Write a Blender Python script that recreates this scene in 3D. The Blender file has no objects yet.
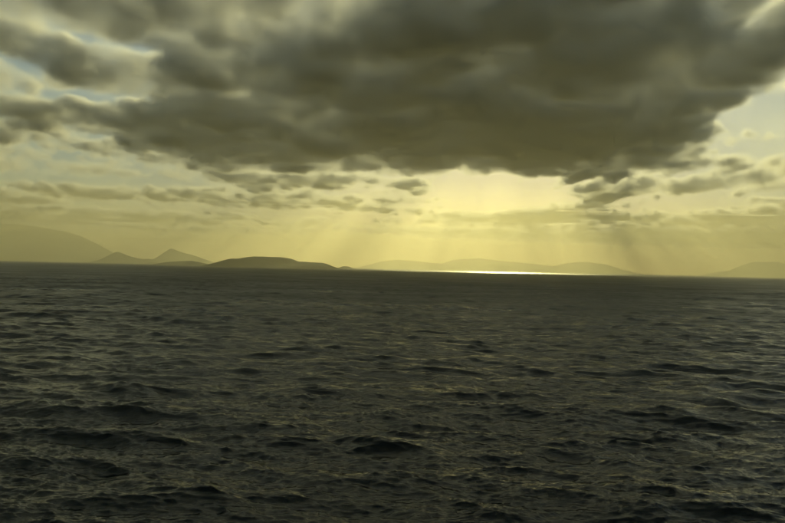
import bpy, math, time
import numpy as np
from mathutils import Vector

sc = bpy.context.scene
col = sc.collection
T0 = time.time()

def rad(d):
    return math.radians(d)

# ------------------------------------------------------------------ camera, sky, sun, exposure
EYE = 20.0                                           # deck height above the water, metres
SUN_AZ, SUN_EL = 7.4, 13.3                           # degrees right of the view axis, above the horizon
cam = bpy.data.cameras.new('camera')
cam.lens, cam.sensor_width = 39.9, 36.0
cam.clip_start, cam.clip_end = 0.5, 200000.0
camera = bpy.data.objects.new('camera', cam)
col.objects.link(camera)
camera.location = (0.0, 0.0, EYE)
camera.rotation_euler = (rad(90.445), rad(-1.26), 0.0)
sc.camera = camera

world = bpy.data.worlds.new('World')
sc.world = world
world.use_nodes = True
wt = world.node_tree
sky = wt.nodes.new('ShaderNodeTexSky')
sky.sky_type = 'NISHITA'
sky.sun_disc = False
sky.sun_elevation = rad(SUN_EL)
sky.sun_rotation = rad(SUN_AZ)
sky.altitude = 20.0
sky.air_density, sky.dust_density, sky.ozone_density = 1.0, 0.5, 1.0
cast = wt.nodes.new('ShaderNodeMix')
cast.data_type = 'RGBA'
cast.blend_type = 'MULTIPLY'
cast.inputs['Factor'].default_value = 1.0
cast.inputs['B'].default_value = (0.92, 1.0, 0.88, 1)   # the yellowish cast of the whole day
wt.links.new(sky.outputs['Color'], cast.inputs['A'])
wt.links.new(cast.outputs['Result'], wt.nodes['Background'].inputs['Color'])
wt.nodes['Background'].inputs['Strength'].default_value = 0.12

sun_data = bpy.data.lights.new('sun', 'SUN')
sun_data.energy = 5.0
sun_data.angle = rad(0.5)
sun_data.color = (1.0, 0.91, 0.41)
sun = bpy.data.objects.new('sun', sun_data)
col.objects.link(sun)
SUN_DIR = Vector((math.sin(rad(SUN_AZ)) * math.cos(rad(SUN_EL)), math.cos(rad(SUN_AZ)) * math.cos(rad(SUN_EL)), math.sin(rad(SUN_EL))))
sun.rotation_euler = SUN_DIR.to_track_quat('Z', 'Y').to_euler()
sun.location = (3000.0, 22000.0, 5000.0)

sc.view_settings.view_transform = 'Standard'
sc.view_settings.look = 'None'
sc.view_settings.exposure = -0.75
sc.view_settings.gamma = 1.0
sc.view_settings.use_curve_mapping = False

cy = sc.cycles
cy.max_bounces, cy.diffuse_bounces, cy.glossy_bounces = 7, 1, 1
cy.volume_bounces = 3
cy.volume_step_rate = 5.0
cy.use_adaptive_sampling = True
cy.adaptive_threshold = 0.08
cy.adaptive_min_samples = 32
cy.sample_clamp_indirect = 4.0
cy.use_denoising = True

# ------------------------------------------------------------------ places and sizes, metres unless said
HAZE = 9.0e-5                                        # extinction per metre
CLOUD, CLOUD_G = 0.011, 0.6
CX0, CX1, CY0, CY1, CZ0, CZ1 = -24000.0, 24000.0, -8000.0, 44000.0, 1300.0, 1800.0
FAR_CELL, NEAR_CELL, CNZ = 80.0, 28.0, 21
CORE_Z, TOP_H, BASE_H = 1480.0, 200.0, 130.0
BASE_COVER, MID_K, NOISE_K, BILLOW_K, EDGE = 0.55, 0.36, 2.6, 1.0, 0.5
THIN_FAR = 0.62
BLOT_K = 0.35
KNOT_A, KNOT_B = 4.0, 6.0
CLOUD_PATCHES = [  # x km, y km, radius x, radius y, weight, edge power
    (0.31, 8.21, 2.55, 3.99, 0.45, 1),
    (1.73, 6.19, 0.71, 1.66, 0.3, 1),
    (-1.79, 11.54, 1.72, 2.19, 0.2, 1),
    (1.91, 10.06, 1.62, 1.82, 0.25, 1),
    (0.6, 5.16, 1.54, 0.81, 0.45, 1),
    (1.71, 5.65, 0.45, 0.96, 0.3, 1),
    (-3.88, 9.78, 1.24, 1.03, -0.45, 1),
    (-1.99, 5.13, 0.41, 0.25, 0.1, 1),
    (-1.97, 5.88, 0.28, 0.45, -1.0, 1),
    (-2.95, 6.59, 0.26, 0.44, -1.3, 1),
    (-2.79, 7.79, 0.67, 0.47, -1.0, 1),
    (-3.8, 9.29, 0.64, 0.47, 0.1, 1),
    (-4.13, 11.6, 0.93, 1.04, -0.6, 1),
    (-3.34, 8.9, 1.02, 3.78, -0.28, 1),
    (3.31, 7.6, 0.45, 2.0, -1.0, 1),
    (2.01, 4.89, 0.1, 0.55, -1.3, 1),
    (4.13, 9.85, 0.68, 0.9, -0.9, 1),
    (-1.01, 13.68, 1.89, 0.58, -0.9, 1),
    (0.9, 14.6, 0.2, 1.31, -1.8, 1),
    (1.59, 14.45, 0.37, 1.29, -1.8, 1),
    (2.35, 13.93, 0.19, 1.05, -1.8, 1),
    (3.02, 13.94, 0.14, 1.05, -1.8, 1),
    (3.66, 13.5, 0.16, 0.98, -1.8, 1),
    (4.33, 12.92, 0.22, 0.9, -1.8, 1),
    (5.0, 12.38, 0.2, 0.83, -1.8, 1),
    (3.36, 14.22, 2.94, 1.25, 0.5, 1),
    (2.07, 19.12, 0.84, 2.78, -1.5, 1),
    (3.03, 20.05, 0.51, 1.55, -0.9, 1),
    (1.96, 16.1, 1.11, 0.4, 0.8, 1),
    (4.64, 16.4, 0.26, 1.45, -1.2, 1),
    (5.63, 15.74, 0.29, 1.53, -1.2, 1),
    (6.53, 15.31, 0.25, 1.44, -1.2, 1),
    (4.54, 16.75, 0.77, 1.93, 0.25, 1),
    (6.45, 17.21, 0.99, 2.04, 0.1, 1),
    (7.68, 25.07, 3.17, 3.81, -0.7, 1),
    (6.69, 19.02, 1.75, 3.01, -0.85, 1),
    (3.64, 23.23, 1.07, 1.67, 0.5, 1),
    (-2.51, 21.05, 2.66, 3.98, 0.35, 1),
    (-5.06, 16.05, 2.4, 1.19, -0.9, 1),
    (-5.96, 23.2, 3.47, 1.66, -0.9, 1),
    (-0.94, 24.45, 1.97, 1.85, -0.7, 1),
    (3.04, 30.48, 5.96, 2.86, -0.6, 1),
]
ISLANDS = [
    ('mountain', 'hazy tall mountain with a long slope at the far left', 27.5, 3, [(-17147, 253), (-15250, 759), (-13669, 1043), (-12404, 1147), (-11139, 1091), (-10444, 932), (-10033, 774), (-9559, 522), (-9084, 284), (-8863, 190), (-8610, 95), (-8357, 0)]),
    ('island', 'faint twin-humped island just right of the tall hazy mountain', 20, 1.5, [(-6722, 0), (-6584, 69), (-6446, 138), (-6308, 207), (-6216, 253), (-6124, 221), (-5986, 149), (-5848, 103), (-5687, 120), (-5572, 92), (-5411, 46), (-5273, 0)]),
    ('island', 'low faint islet at the foot of the pointed island', 17, 0.4, [(-4814, 0), (-4756, 31), (-4697, 47), (-4619, 39), (-4560, 0)]),
    ('island', 'pointed hazy island with a long right shoulder', 22, 1.8, [(-6180, 0), (-6003, 76), (-5876, 202), (-5750, 291), (-5623, 379), (-5522, 410), (-5421, 379), (-5244, 303), (-5067, 253), (-4865, 164), (-4688, 89), (-4460, 0)]),
    ('island', 'low dark island in front of the pointed hazy island', 11, 0.7, [(-2926, 0), (-2875, 20), (-2812, 40), (-2711, 59), (-2609, 66), (-2496, 58), (-2394, 43), (-2344, 25), (-2318, 0)]),
    ('island', 'darkest broad island with a flat rounded top left of centre', 9, 1.1, [(-1856, 0), (-1814, 21), (-1721, 52), (-1618, 86), (-1566, 87), (-1514, 98), (-1442, 114), (-1328, 122), (-1214, 126), (-1090, 114), (-1038, 97), (-981, 82), (-873, 72), (-790, 70), (-707, 67), (-655, 52), (-614, 31), (-562, 0)]),
    ('island', 'tiny low islet at the right end of the darkest island', 12.5, 0.35, [(-795, 0), (-752, 26), (-695, 40), (-637, 34), (-580, 14), (-551, 0)]),
    ('island', 'pale far island rising to a single peak left of the bright water', 30, 2, [(-1322, 0), (-1046, 69), (-770, 145), (-253, 276), (161, 345), (610, 328), (1127, 283), (1644, 224), (2162, 138), (2610, 0)]),
    ('island', 'pale long island behind the brightest strip of water', 33, 2, [(1240, 0), (1619, 190), (2188, 341), (2643, 410), (3137, 432), (3820, 406), (4503, 349), (5375, 330), (5793, 288), (6210, 228), (6931, 0)]),
    ('island', 'pale flat-topped island at the right end of the bright water', 29, 2, [(4757, 0), (5090, 133), (5457, 233), (5757, 300), (6091, 350), (6691, 350), (7191, 320), (7358, 250), (7524, 167), (7758, 80), (8024, 0)]),
    ('island', 'faint low hill touching the rounded island at far right', 35, 2, [(12703, 0), (13025, 101), (13507, 217), (13789, 261), (14191, 282), (14795, 161), (15399, 0)]),
    ('island', 'rounded hazy island at the far right edge', 25, 2, [(9591, 0), (9763, 101), (10051, 244), (10252, 368), (10424, 420), (10568, 443), (10827, 414), (11057, 359), (11286, 316), (11718, 201), (12149, 115), (12580, 0)]),
]

# ------------------------------------------------------------------ helpers
rng = np.random.default_rng(7)

def mesh_object(name, verts, quads, mats, smooth=True):
    me = bpy.data.meshes.new(name)
    verts = np.asarray(verts, np.float32)
    quads = np.asarray(quads, np.int32)
    me.vertices.add(len(verts))
    me.vertices.foreach_set('co', verts.ravel())
    me.loops.add(quads.size)
    me.loops.foreach_set('vertex_index', quads.ravel())
    me.polygons.add(len(quads))
    me.polygons.foreach_set('loop_start', np.arange(0, quads.size, quads.shape[1], dtype=np.int32))
    me.polygons.foreach_set('use_smooth', np.full(len(quads), smooth))
    me.update(calc_edges=True)
    me.validate()
    for m in mats:
        me.materials.append(m)
    o = bpy.data.objects.new(name, me)
    col.objects.link(o)
    return o

def new_mat(name):
    m = bpy.data.materials.new(name)
    m.use_nodes = True
    return m, m.node_tree, m.node_tree.nodes['Principled BSDF']

def node(t, kind, **kw):
    n = t.nodes.new(kind)
    for k, v in kw.items():
        if hasattr(n, k) and k not in n.inputs:
            setattr(n, k, v)
        else:
            n.inputs[k].default_value = v
    return n

# ------------------------------------------------------------------ sea
def ocean_patch(size, n, lam_lo, lam_hi, lam_peak, hs, wind_deg, spread, seed):
    """Periodic wind sea from a random spectrum between two wavelengths: height and sideways pull of the crests."""
    r = np.random.default_rng(seed)
    k1 = np.fft.fftfreq(n, size / n) * 2 * math.pi
    kx, ky = np.meshgrid(k1, k1, indexing='ij')
    k = np.hypot(kx, ky)
    k[0, 0] = 1e-6
    kp = 2 * math.pi / lam_peak
    spec = k ** -3.5 * np.exp(-1.1 * (kp / k) ** 2)
    ang = np.arctan2(ky, kx) - rad(wind_deg)
    spec *= np.abs(np.cos(ang)) ** spread + 0.05
    spec[(k < 2 * math.pi / lam_hi) | (k > 2 * math.pi / lam_lo)] = 0
    h = np.sqrt(spec) * (r.normal(size=(n, n)) + 1j * r.normal(size=(n, n)))
    z = np.fft.ifft2(h).real
    g = hs / 4 / z.std() if hs > 0 else 1.0
    dx = np.fft.ifft2(1j * kx / k * h).real * g
    dy = np.fft.ifft2(1j * ky / k * h).real * g
    return [(a.astype(np.float32), size) for a in (z * g, dx, dy)]

def lookup(layer, x, y):
    a, size = layer
    n = a.shape[0]
    u, v = x / size * n, y / size * n
    i, j = np.floor(u).astype(int), np.floor(v).astype(int)
    fu, fv = (u - i).astype(np.float32), (v - j).astype(np.float32)
    i0, i1, j0, j1 = i % n, (i + 1) % n, j % n, (j + 1) % n
    return (a[i0, j0] * (1 - fu) + a[i1, j0] * fu) * (1 - fv) + (a[i0, j1] * (1 - fu) + a[i1, j1] * fu) * fv

def build_sea():
    fine = np.radians(np.linspace(-31, 31, 880))
    coarse = np.radians(np.linspace(31, 329, 66)[1:-1])
    th = np.concatenate([fine, coarse])
    rr = list(np.geomspace(3, 44, 14))
    while rr[-1] < 39500:                                     # rings grow apart with distance
        d = rr[-1]
        rr.append(d + d * float(np.interp(math.log(d), np.log([45, 250, 1500, 6000, 39000]), [0.0027, 0.0029, 0.0048, 0.018, 0.03])))
    rr = np.array(rr)
    RR, TH = np.meshgrid(rr, th, indexing='ij')
    x, y = RR * np.sin(TH), RR * np.cos(TH)
    gap = np.repeat(np.gradient(rr)[:, None], len(th), 1)     # ring spacing: waves shorter than it are left to roughness
    gap = np.where(np.abs(np.where(TH > math.pi, TH - 2 * math.pi, TH)) > rad(31.2), RR * 0.08, gap)
    z, px, py = np.zeros_like(x), np.zeros_like(x), np.zeros_like(x)
    bands = [ocean_patch(809, 1024, 5, 90, 24, 1.4, 75, 8, 3),
             ocean_patch(211, 512, 1.8, 5, 24, 0.30, 68, 6, 4),
             ocean_patch(53, 512, 0.35, 1.8, 24, 0.165, 84, 3.5, 5)]
    for b, lam in zip(bands, (16.0, 3.6, 1.1)):
        keep = np.clip(lam / gap / 2.2 - 0.5, 0, 1)
        z += lookup(b[0], x, y) * keep
        px += lookup(b[1], x, y) * keep
        py += lookup(b[2], x, y) * keep
    x2, y2 = x + 0.8 * px, y + 0.8 * py
    v = np.stack([x2, y2, z], -1).reshape(-1, 3)
    nR, nT = RR.shape
    i, j = np.meshgrid(np.arange(nR - 1), np.arange(nT), indexing='ij')
    q = np.stack([i * nT + j, i * nT + (j + 1) % nT, (i + 1) * nT + (j + 1) % nT, (i + 1) * nT + j], -1).reshape(-1, 4)
    o = mesh_object('sea', v, q[:, ::-1], [water])
    rest = np.clip(np.log(gap / 0.15) / math.log(40), 0, 1)   # share of the chop finer than the mesh
    a = o.data.attributes.new('fine_chop', 'FLOAT', 'POINT')
    a.data.foreach_set('value', rest.astype(np.float32).ravel())
    o['kind'] = 'structure'
    return o

water, wn, wb = new_mat('sea_water')
wb.inputs['Base Color'].default_value = (0.002, 0.0065, 0.0045, 1)
wb.inputs['IOR'].default_value = 1.333
chop = node(wn, 'ShaderNodeAttribute', attribute_name='fine_chop')
rough = node(wn, 'ShaderNodeMapRange')
rough.inputs['To Min'].default_value = 0.035
rough.inputs['To Max'].default_value = 0.46
wn.links.new(chop.outputs['Fac'], rough.inputs['Value'])
gust = node(wn, 'ShaderNodeTexNoise', Scale=0.012, Detail=4.0, Roughness=0.6)   # cat's paws: patches of rougher water
gmap = node(wn, 'ShaderNodeMapping')
gmap.inputs['Scale'].default_value = (0.5, 1, 1)
gust_k = node(wn, 'ShaderNodeMapRange')
gust_k.inputs['From Min'].default_value, gust_k.inputs['From Max'].default_value = 0.3, 0.7
gust_k.inputs['To Min'].default_value, gust_k.inputs['To Max'].default_value = 0.7, 1.3
gmul = node(wn, 'ShaderNodeMath', operation='MULTIPLY')
tc = node(wn, 'ShaderNodeTexCoord')
wn.links.new(tc.outputs['Object'], gmap.inputs['Vector'])
wn.links.new(gmap.outputs['Vector'], gust.inputs['Vector'])
wn.links.new(gust.outputs['Fac'], gust_k.inputs['Value'])
wn.links.new(rough.outputs['Result'], gmul.inputs[0])
wn.links.new(gust_k.outputs['Result'], gmul.inputs[1])
wn.links.new(gmul.outputs[0], wb.inputs['Roughness'])
last = None
for scale, dist, stretch in ((0.05, 1.6, 0.4), (0.35, 0.35, 0.4), (3.0, 0.06, 0.45), (9.0, 0.02, 0.5)):
    mp = node(wn, 'ShaderNodeMapping')
    mp.inputs['Scale'].default_value = (stretch, 1, 1)
    mp.inputs['Rotation'].default_value = (0, 0, rad(8))
    nz = node(wn, 'ShaderNodeTexNoise', Scale=scale, Detail=3.0, Roughness=0.6)
    bp = node(wn, 'ShaderNodeBump', Strength=1.0, Distance=dist)
    wn.links.new(tc.outputs['Object'], mp.inputs['Vector'])
    wn.links.new(mp.outputs['Vector'], nz.inputs['Vector'])
    wn.links.new(nz.outputs['Fac'], bp.inputs['Height'])
    if last is not None:
        wn.links.new(last.outputs['Normal'], bp.inputs['Normal'])
    last = bp
wn.links.new(last.outputs['Normal'], wb.inputs['Normal'])
sea = build_sea()
print('sea', round(time.time() - T0, 1))

# ------------------------------------------------------------------ islands
land, ln, lb = new_mat('heath_and_rock')
lnz = node(ln, 'ShaderNodeTexNoise', Scale=0.004, Detail=8.0, Roughness=0.65)
lmix = node(ln, 'ShaderNodeValToRGB')
lmix.color_ramp.elements[0].position, lmix.color_ramp.elements[0].color = 0.35, (0.045, 0.055, 0.025, 1)
lmix.color_ramp.elements[1].position, lmix.color_ramp.elements[1].color = 0.7, (0.13, 0.12, 0.09, 1)
ltc = node(ln, 'ShaderNodeTexCoord')
ln.links.new(ltc.outputs['Object'], lnz.inputs['Vector'])
ln.links.new(lnz.outputs['Fac'], lmix.inputs['Fac'])
ln.links.new(lmix.outputs['Color'], lb.inputs['Base Color'])
lb.inputs['Roughness'].default_value = 0.95

def smooth_noise(nx, ny, lx, ly, power, seed):
    r = np.random.default_rng(seed)
    kx = np.fft.fftfreq(nx, lx / nx)[:, None]
    ky = np.fft.fftfreq(ny, ly / ny)[None]
    k = np.hypot(kx, ky)
    k[0, 0] = 1
    a = k ** -power
    a[0, 0] = 0
    z = np.fft.ifft2(np.fft.fft2(r.normal(size=(nx, ny))) * a).real
    return z / z.std()

def build_island(name, label, dist_km, depth_km, ridge, seed):
    """Terrain whose skyline runs through the ridge points, falling to the shore in front and behind."""
    rx = np.array([p[0] for p in ridge], float)
    rz = np.array([p[1] for p in ridge], float)
    nx, ny = 140, 44
    x = np.linspace(rx[0] - 150, rx[-1] + 150, nx)
    top = np.interp(x, rx, rz)
    ker = np.hanning(9); ker /= ker.sum()
    top = np.convolve(np.pad(top, 4, mode='edge'), ker, mode='valid')
    depth = depth_km * 1000
    t = np.linspace(-1, 1, ny)
    Xg, Tg = np.meshgrid(x, t, indexing='ij')
    peak = top.max()
    wander = 0.25 * np.sin(Xg / (rx[-1] - rx[0]) * 9 + seed)          # the ridge line is not straight in plan
    fall = np.clip(1 - np.abs(Tg - wander * (1 - Tg ** 2)) ** 1.25, 0, 1)
    n = smooth_noise(nx, ny, x[-1] - x[0], 2 * depth, 1.9, seed)
    Zg = top[:, None] * fall * (1 + 0.025 * n) + np.minimum(0.02 * peak, 8) * n * np.sqrt(fall) * (top[:, None] > 4)
    Zg = np.where((fall <= 0) | (top[:, None] < 1), -3.0, Zg - 2.0)
    v = np.stack([Xg, dist_km * 1000 + Tg * depth, Zg], -1)
    cx, cyy = (rx[0] + rx[-1]) / 2, dist_km * 1000
    v = v - np.array([cx, cyy, 0])
    i, j = np.meshgrid(np.arange(nx - 1), np.arange(ny - 1), indexing='ij')
    q = np.stack([i * ny + j, (i + 1) * ny + j, (i + 1) * ny + j + 1, i * ny + j + 1], -1).reshape(-1, 4)
    o = mesh_object(name, v.reshape(-1, 3), q, [land])
    o.location = (cx, cyy, 0)
    o['label'] = label
    o['category'] = name
    if name == 'mountain':
        o['kind'] = 'structure'
    else:
        o['group'] = 'islands along the horizon'
    return o

for n_, isl in enumerate(ISLANDS):
    build_island(*isl, seed=11 + n_)

# ------------------------------------------------------------------ haze: the air between sea and cloud base
def box(name, lo, hi, mat):
    v = [(a, b, c) for a in (lo[0], hi[0]) for b in (lo[1], hi[1]) for c in (lo[2], hi[2])]
    q = [(0, 1, 3, 2), (4, 6, 7, 5), (0, 4, 5, 1), (2, 3, 7, 6), (0, 2, 6, 4), (1, 5, 7, 3)]
    return mesh_object(name, v, q, [mat], smooth=False)

hm = bpy.data.materials.new('haze_air')
hm.use_nodes = True
ht = hm.node_tree
ht.nodes.clear()
hv = node(ht, 'ShaderNodeVolumePrincipled', Density=HAZE, Anisotropy=0.6)
hv.inputs['Color'].default_value = (0.96, 0.91, 0.64, 1)
ho = node(ht, 'ShaderNodeOutputMaterial')
ht.links.new(hv.outputs['Volume'], ho.inputs['Volume'])
haze = box('haze', (-41000, -41000, -6), (41000, 41000, 1250), hm)
haze['kind'] = 'stuff'

# ------------------------------------------------------------------ clouds: one broken layer, filled with real density
MAP_N, MAP_SIZE = 640, 64000.0              # cloud features are drawn out along the wind, which blows from the sun's side
cloud_big = (smooth_noise(MAP_N, MAP_N, MAP_SIZE, MAP_SIZE, 2.2, 21).astype(np.float32), MAP_SIZE)
cloud_mid = (smooth_noise(MAP_N, MAP_N, MAP_SIZE, MAP_SIZE / 1.5, 1.5, 22).astype(np.float32), MAP_SIZE)
cloud_blot = (smooth_noise(1280, 1280, MAP_SIZE, MAP_SIZE / 1.7, 1.3, 23).astype(np.float32), MAP_SIZE)

def cloud_cover(X, Y):
    """How full the layer is at a place, and how dense its droplets are."""
    cover = np.full_like(X, BASE_COVER)
    cover += 0.35 / (1 + np.exp((Y - 12500) / 900))               # closed overhead and behind, broken farther out
    for bx, by, brx, bry, w, p in CLOUD_PATCHES:
        r2 = ((X / 1000 - bx) / brx) ** 2 + ((Y / 1000 - by) / bry) ** 2
        cover += w * np.exp(-r2 ** p)
    cover += MID_K * lookup(cloud_mid, X + 32000, Y + 16000)
    cover -= 0.9 * np.clip((Y - 31000 + 4000 * lookup(cloud_big, X + 32000, Y + 16000)) / 12000, 0, 1)   # thinning out towards the far edge
    weight = 1 - THIN_FAR / (1 + np.exp(-(Y - 10900) / 800))       # the farther clouds are thinner and let more light through
    blot = lookup(cloud_blot, X + 32000, Y + 16000)
    weight *= np.clip(1 + BLOT_K * blot, 0.3, 2.5)
    return np.clip(cover, -1, 1.6), weight

cloud_mat = bpy.data.materials.new('cloud_droplets')
cloud_mat.use_nodes = True
ct = cloud_mat.node_tree
ct.nodes.clear()
cv = node(ct, 'ShaderNodeVolumePrincipled', Density=CLOUD, Anisotropy=CLOUD_G)
cv.inputs['Color'].default_value = (0.985, 0.985, 0.98, 1)
cout = node(ct, 'ShaderNodeOutputMaterial')
ct.links.new(cv.outputs['Volume'], cout.inputs['Volume'])

def build_clouds(lo, hi, cell, nz_cells, octaves, hole=None):
    nx = int((hi[0] - lo[0]) / cell) + 1
    ny = int((hi[1] - lo[1]) / cell) + 1
    lx, ly = hi[0] - lo[0], hi[1] - lo[1]
    X, Y = np.meshgrid(np.linspace(lo[0], hi[0], nx), np.linspace(lo[1], hi[1], ny), indexing='ij')
    cover, weight = cloud_cover(X, Y)
    if hole:
        weight[(X > hole[0][0]) & (X < hole[1][0]) & (Y > hole[0][1]) & (Y < hole[1][1])] = 0
    me = bpy.data.meshes.new('clouds')
    v = np.stack([X, Y, np.full_like(X, (lo[2] + hi[2]) / 2)], -1).reshape(-1, 3)
    me.vertices.add(len(v))
    me.vertices.foreach_set('co', v.astype(np.float32).ravel())
    for nm, val in (('cover', cover), ('weight', weight)):
        a = me.attributes.new(nm, 'FLOAT', 'POINT')
        a.data.foreach_set('value', val.astype(np.float32).ravel())
    o = bpy.data.objects.new('clouds', me)
    col.objects.link(o)
    o['kind'] = 'stuff'
    me.materials.append(cloud_mat)

    g = bpy.data.node_groups.new('cloud_density', 'GeometryNodeTree')
    g.interface.new_socket('Geometry', in_out='INPUT', socket_type='NodeSocketGeometry')
    g.interface.new_socket('Geometry', in_out='OUTPUT', socket_type='NodeSocketGeometry')
    L = g.links.new

    def M(op, a, b=None):
        k = g.nodes.new('ShaderNodeMath')
        k.operation = op
        for s, val in zip(k.inputs, (a, b)):
            if val is None:
                continue
            if isinstance(val, (int, float)):
                s.default_value = val
            else:
                L(val, s)
        return k.outputs[0]

    gi, go = g.nodes.new('NodeGroupInput'), g.nodes.new('NodeGroupOutput')
    pos = g.nodes.new('GeometryNodeInputPosition')
    sep = g.nodes.new('ShaderNodeSeparateXYZ')
    L(pos.outputs[0], sep.inputs[0])
    ix = M('ROUND', M('MULTIPLY', M('SUBTRACT', sep.outputs[0], lo[0]), (nx - 1) / lx))
    iy = M('ROUND', M('MULTIPLY', M('SUBTRACT', sep.outputs[1], lo[1]), (ny - 1) / ly))
    idx = M('ADD', M('MULTIPLY', ix, ny), iy)

    def sampled(attr):
        na = g.nodes.new('GeometryNodeInputNamedAttribute')
        na.data_type = 'FLOAT'
        na.inputs['Name'].default_value = attr
        si = g.nodes.new('GeometryNodeSampleIndex')
        si.data_type = 'FLOAT'
        si.clamp = True
        L(gi.outputs[0], si.inputs['Geometry'])
        L(na.outputs[0], si.inputs['Value'])
        L(idx, si.inputs['Index'])
        return si.outputs[0]

    cov, wgt = sampled('cover'), sampled('weight')
    flat = g.nodes.new('ShaderNodeVectorMath')
    flat.operation = 'MULTIPLY'
    flat.inputs[1].default_value = (1, 0.62, 1.1)
    L(pos.outputs[0], flat.inputs[0])
    nz = g.nodes.new('ShaderNodeTexNoise')
    nz.inputs['Scale'].default_value = 1 / 750
    nz.inputs['Detail'].default_value = octaves
    nz.inputs['Roughness'].default_value = 0.74
    L(flat.outputs[0], nz.inputs['Vector'])
    vo = g.nodes.new('ShaderNodeTexVoronoi')                     # round billows
    vo.feature = 'F1'
    vo.normalize = True
    vo.inputs['Scale'].default_value = 1 / 260
    vo.inputs['Detail'].default_value = 1.0
    vo.inputs['Roughness'].default_value = 0.55
    vo.inputs['Lacunarity'].default_value = 2.3
    L(flat.outputs[0], vo.inputs['Vector'])
    lumps = M('ADD', M('MULTIPLY', M('SUBTRACT', nz.outputs['Fac'], 0.5), NOISE_K),
              M('MULTIPLY', M('SUBTRACT', 0.40, vo.outputs['Distance']), BILLOW_K))
    nf = g.nodes.new('ShaderNodeTexNoise')                       # thicker and thinner knots inside the cloud
    nf.inputs['Scale'].default_value = 1 / 240
    nf.inputs['Detail'].default_value = octaves - 3.0
    nf.inputs['Roughness'].default_value = 0.6
    L(flat.outputs[0], nf.inputs['Vector'])
    knots = M('EXPONENT', M('ADD', M('MULTIPLY', M('SUBTRACT', nz.outputs['Fac'], 0.52), KNOT_A),
                            M('MULTIPLY', M('SUBTRACT', nf.outputs['Fac'], 0.52), KNOT_B)))
    # domed tops, flatter bases
    h = M('SUBTRACT', sep.outputs[2], CORE_Z)
    hn = M('MAXIMUM', M('DIVIDE', h, TOP_H), M('DIVIDE', h, -BASE_H))
    body = M('SUBTRACT', M('ADD', cov, lumps), M('MULTIPLY', hn, hn))
    mr = g.nodes.new('ShaderNodeMapRange')
    mr.interpolation_type = 'SMOOTHSTEP'
    L(body, mr.inputs['Value'])
    mr.inputs['From Min'].default_value = 0.0
    mr.inputs['From Max'].default_value = EDGE
    vc = g.nodes.new('GeometryNodeVolumeCube')
    vc.inputs['Min'].default_value = lo
    vc.inputs['Max'].default_value = hi
    vc.inputs['Resolution X'].default_value = nx
    vc.inputs['Resolution Y'].default_value = ny
    vc.inputs['Resolution Z'].default_value = nz_cells
    L(M('MULTIPLY', M('MAXIMUM', M('MULTIPLY', mr.outputs['Result'], knots), 0.004), wgt), vc.inputs['Density'])
    sm = g.nodes.new('GeometryNodeSetMaterial')
    sm.inputs['Material'].default_value = cloud_mat
    L(vc.outputs[0], sm.inputs['Geometry'])
    L(sm.outputs[0], go.inputs[0])
    md = o.modifiers.new('cloud_density', 'NODES')
    md.node_group = g
    return o

near_block = ((-7200.0, 2400.0, CZ0), (7200.0, 15200.0, CZ1))
build_clouds((CX0, CY0, CZ0), (CX1, CY1, CZ1), FAR_CELL, CNZ, 3.0, hole=near_block)
build_clouds(*near_block, NEAR_CELL, CNZ, 5.0)
print('built', round(time.time() - T0, 1))
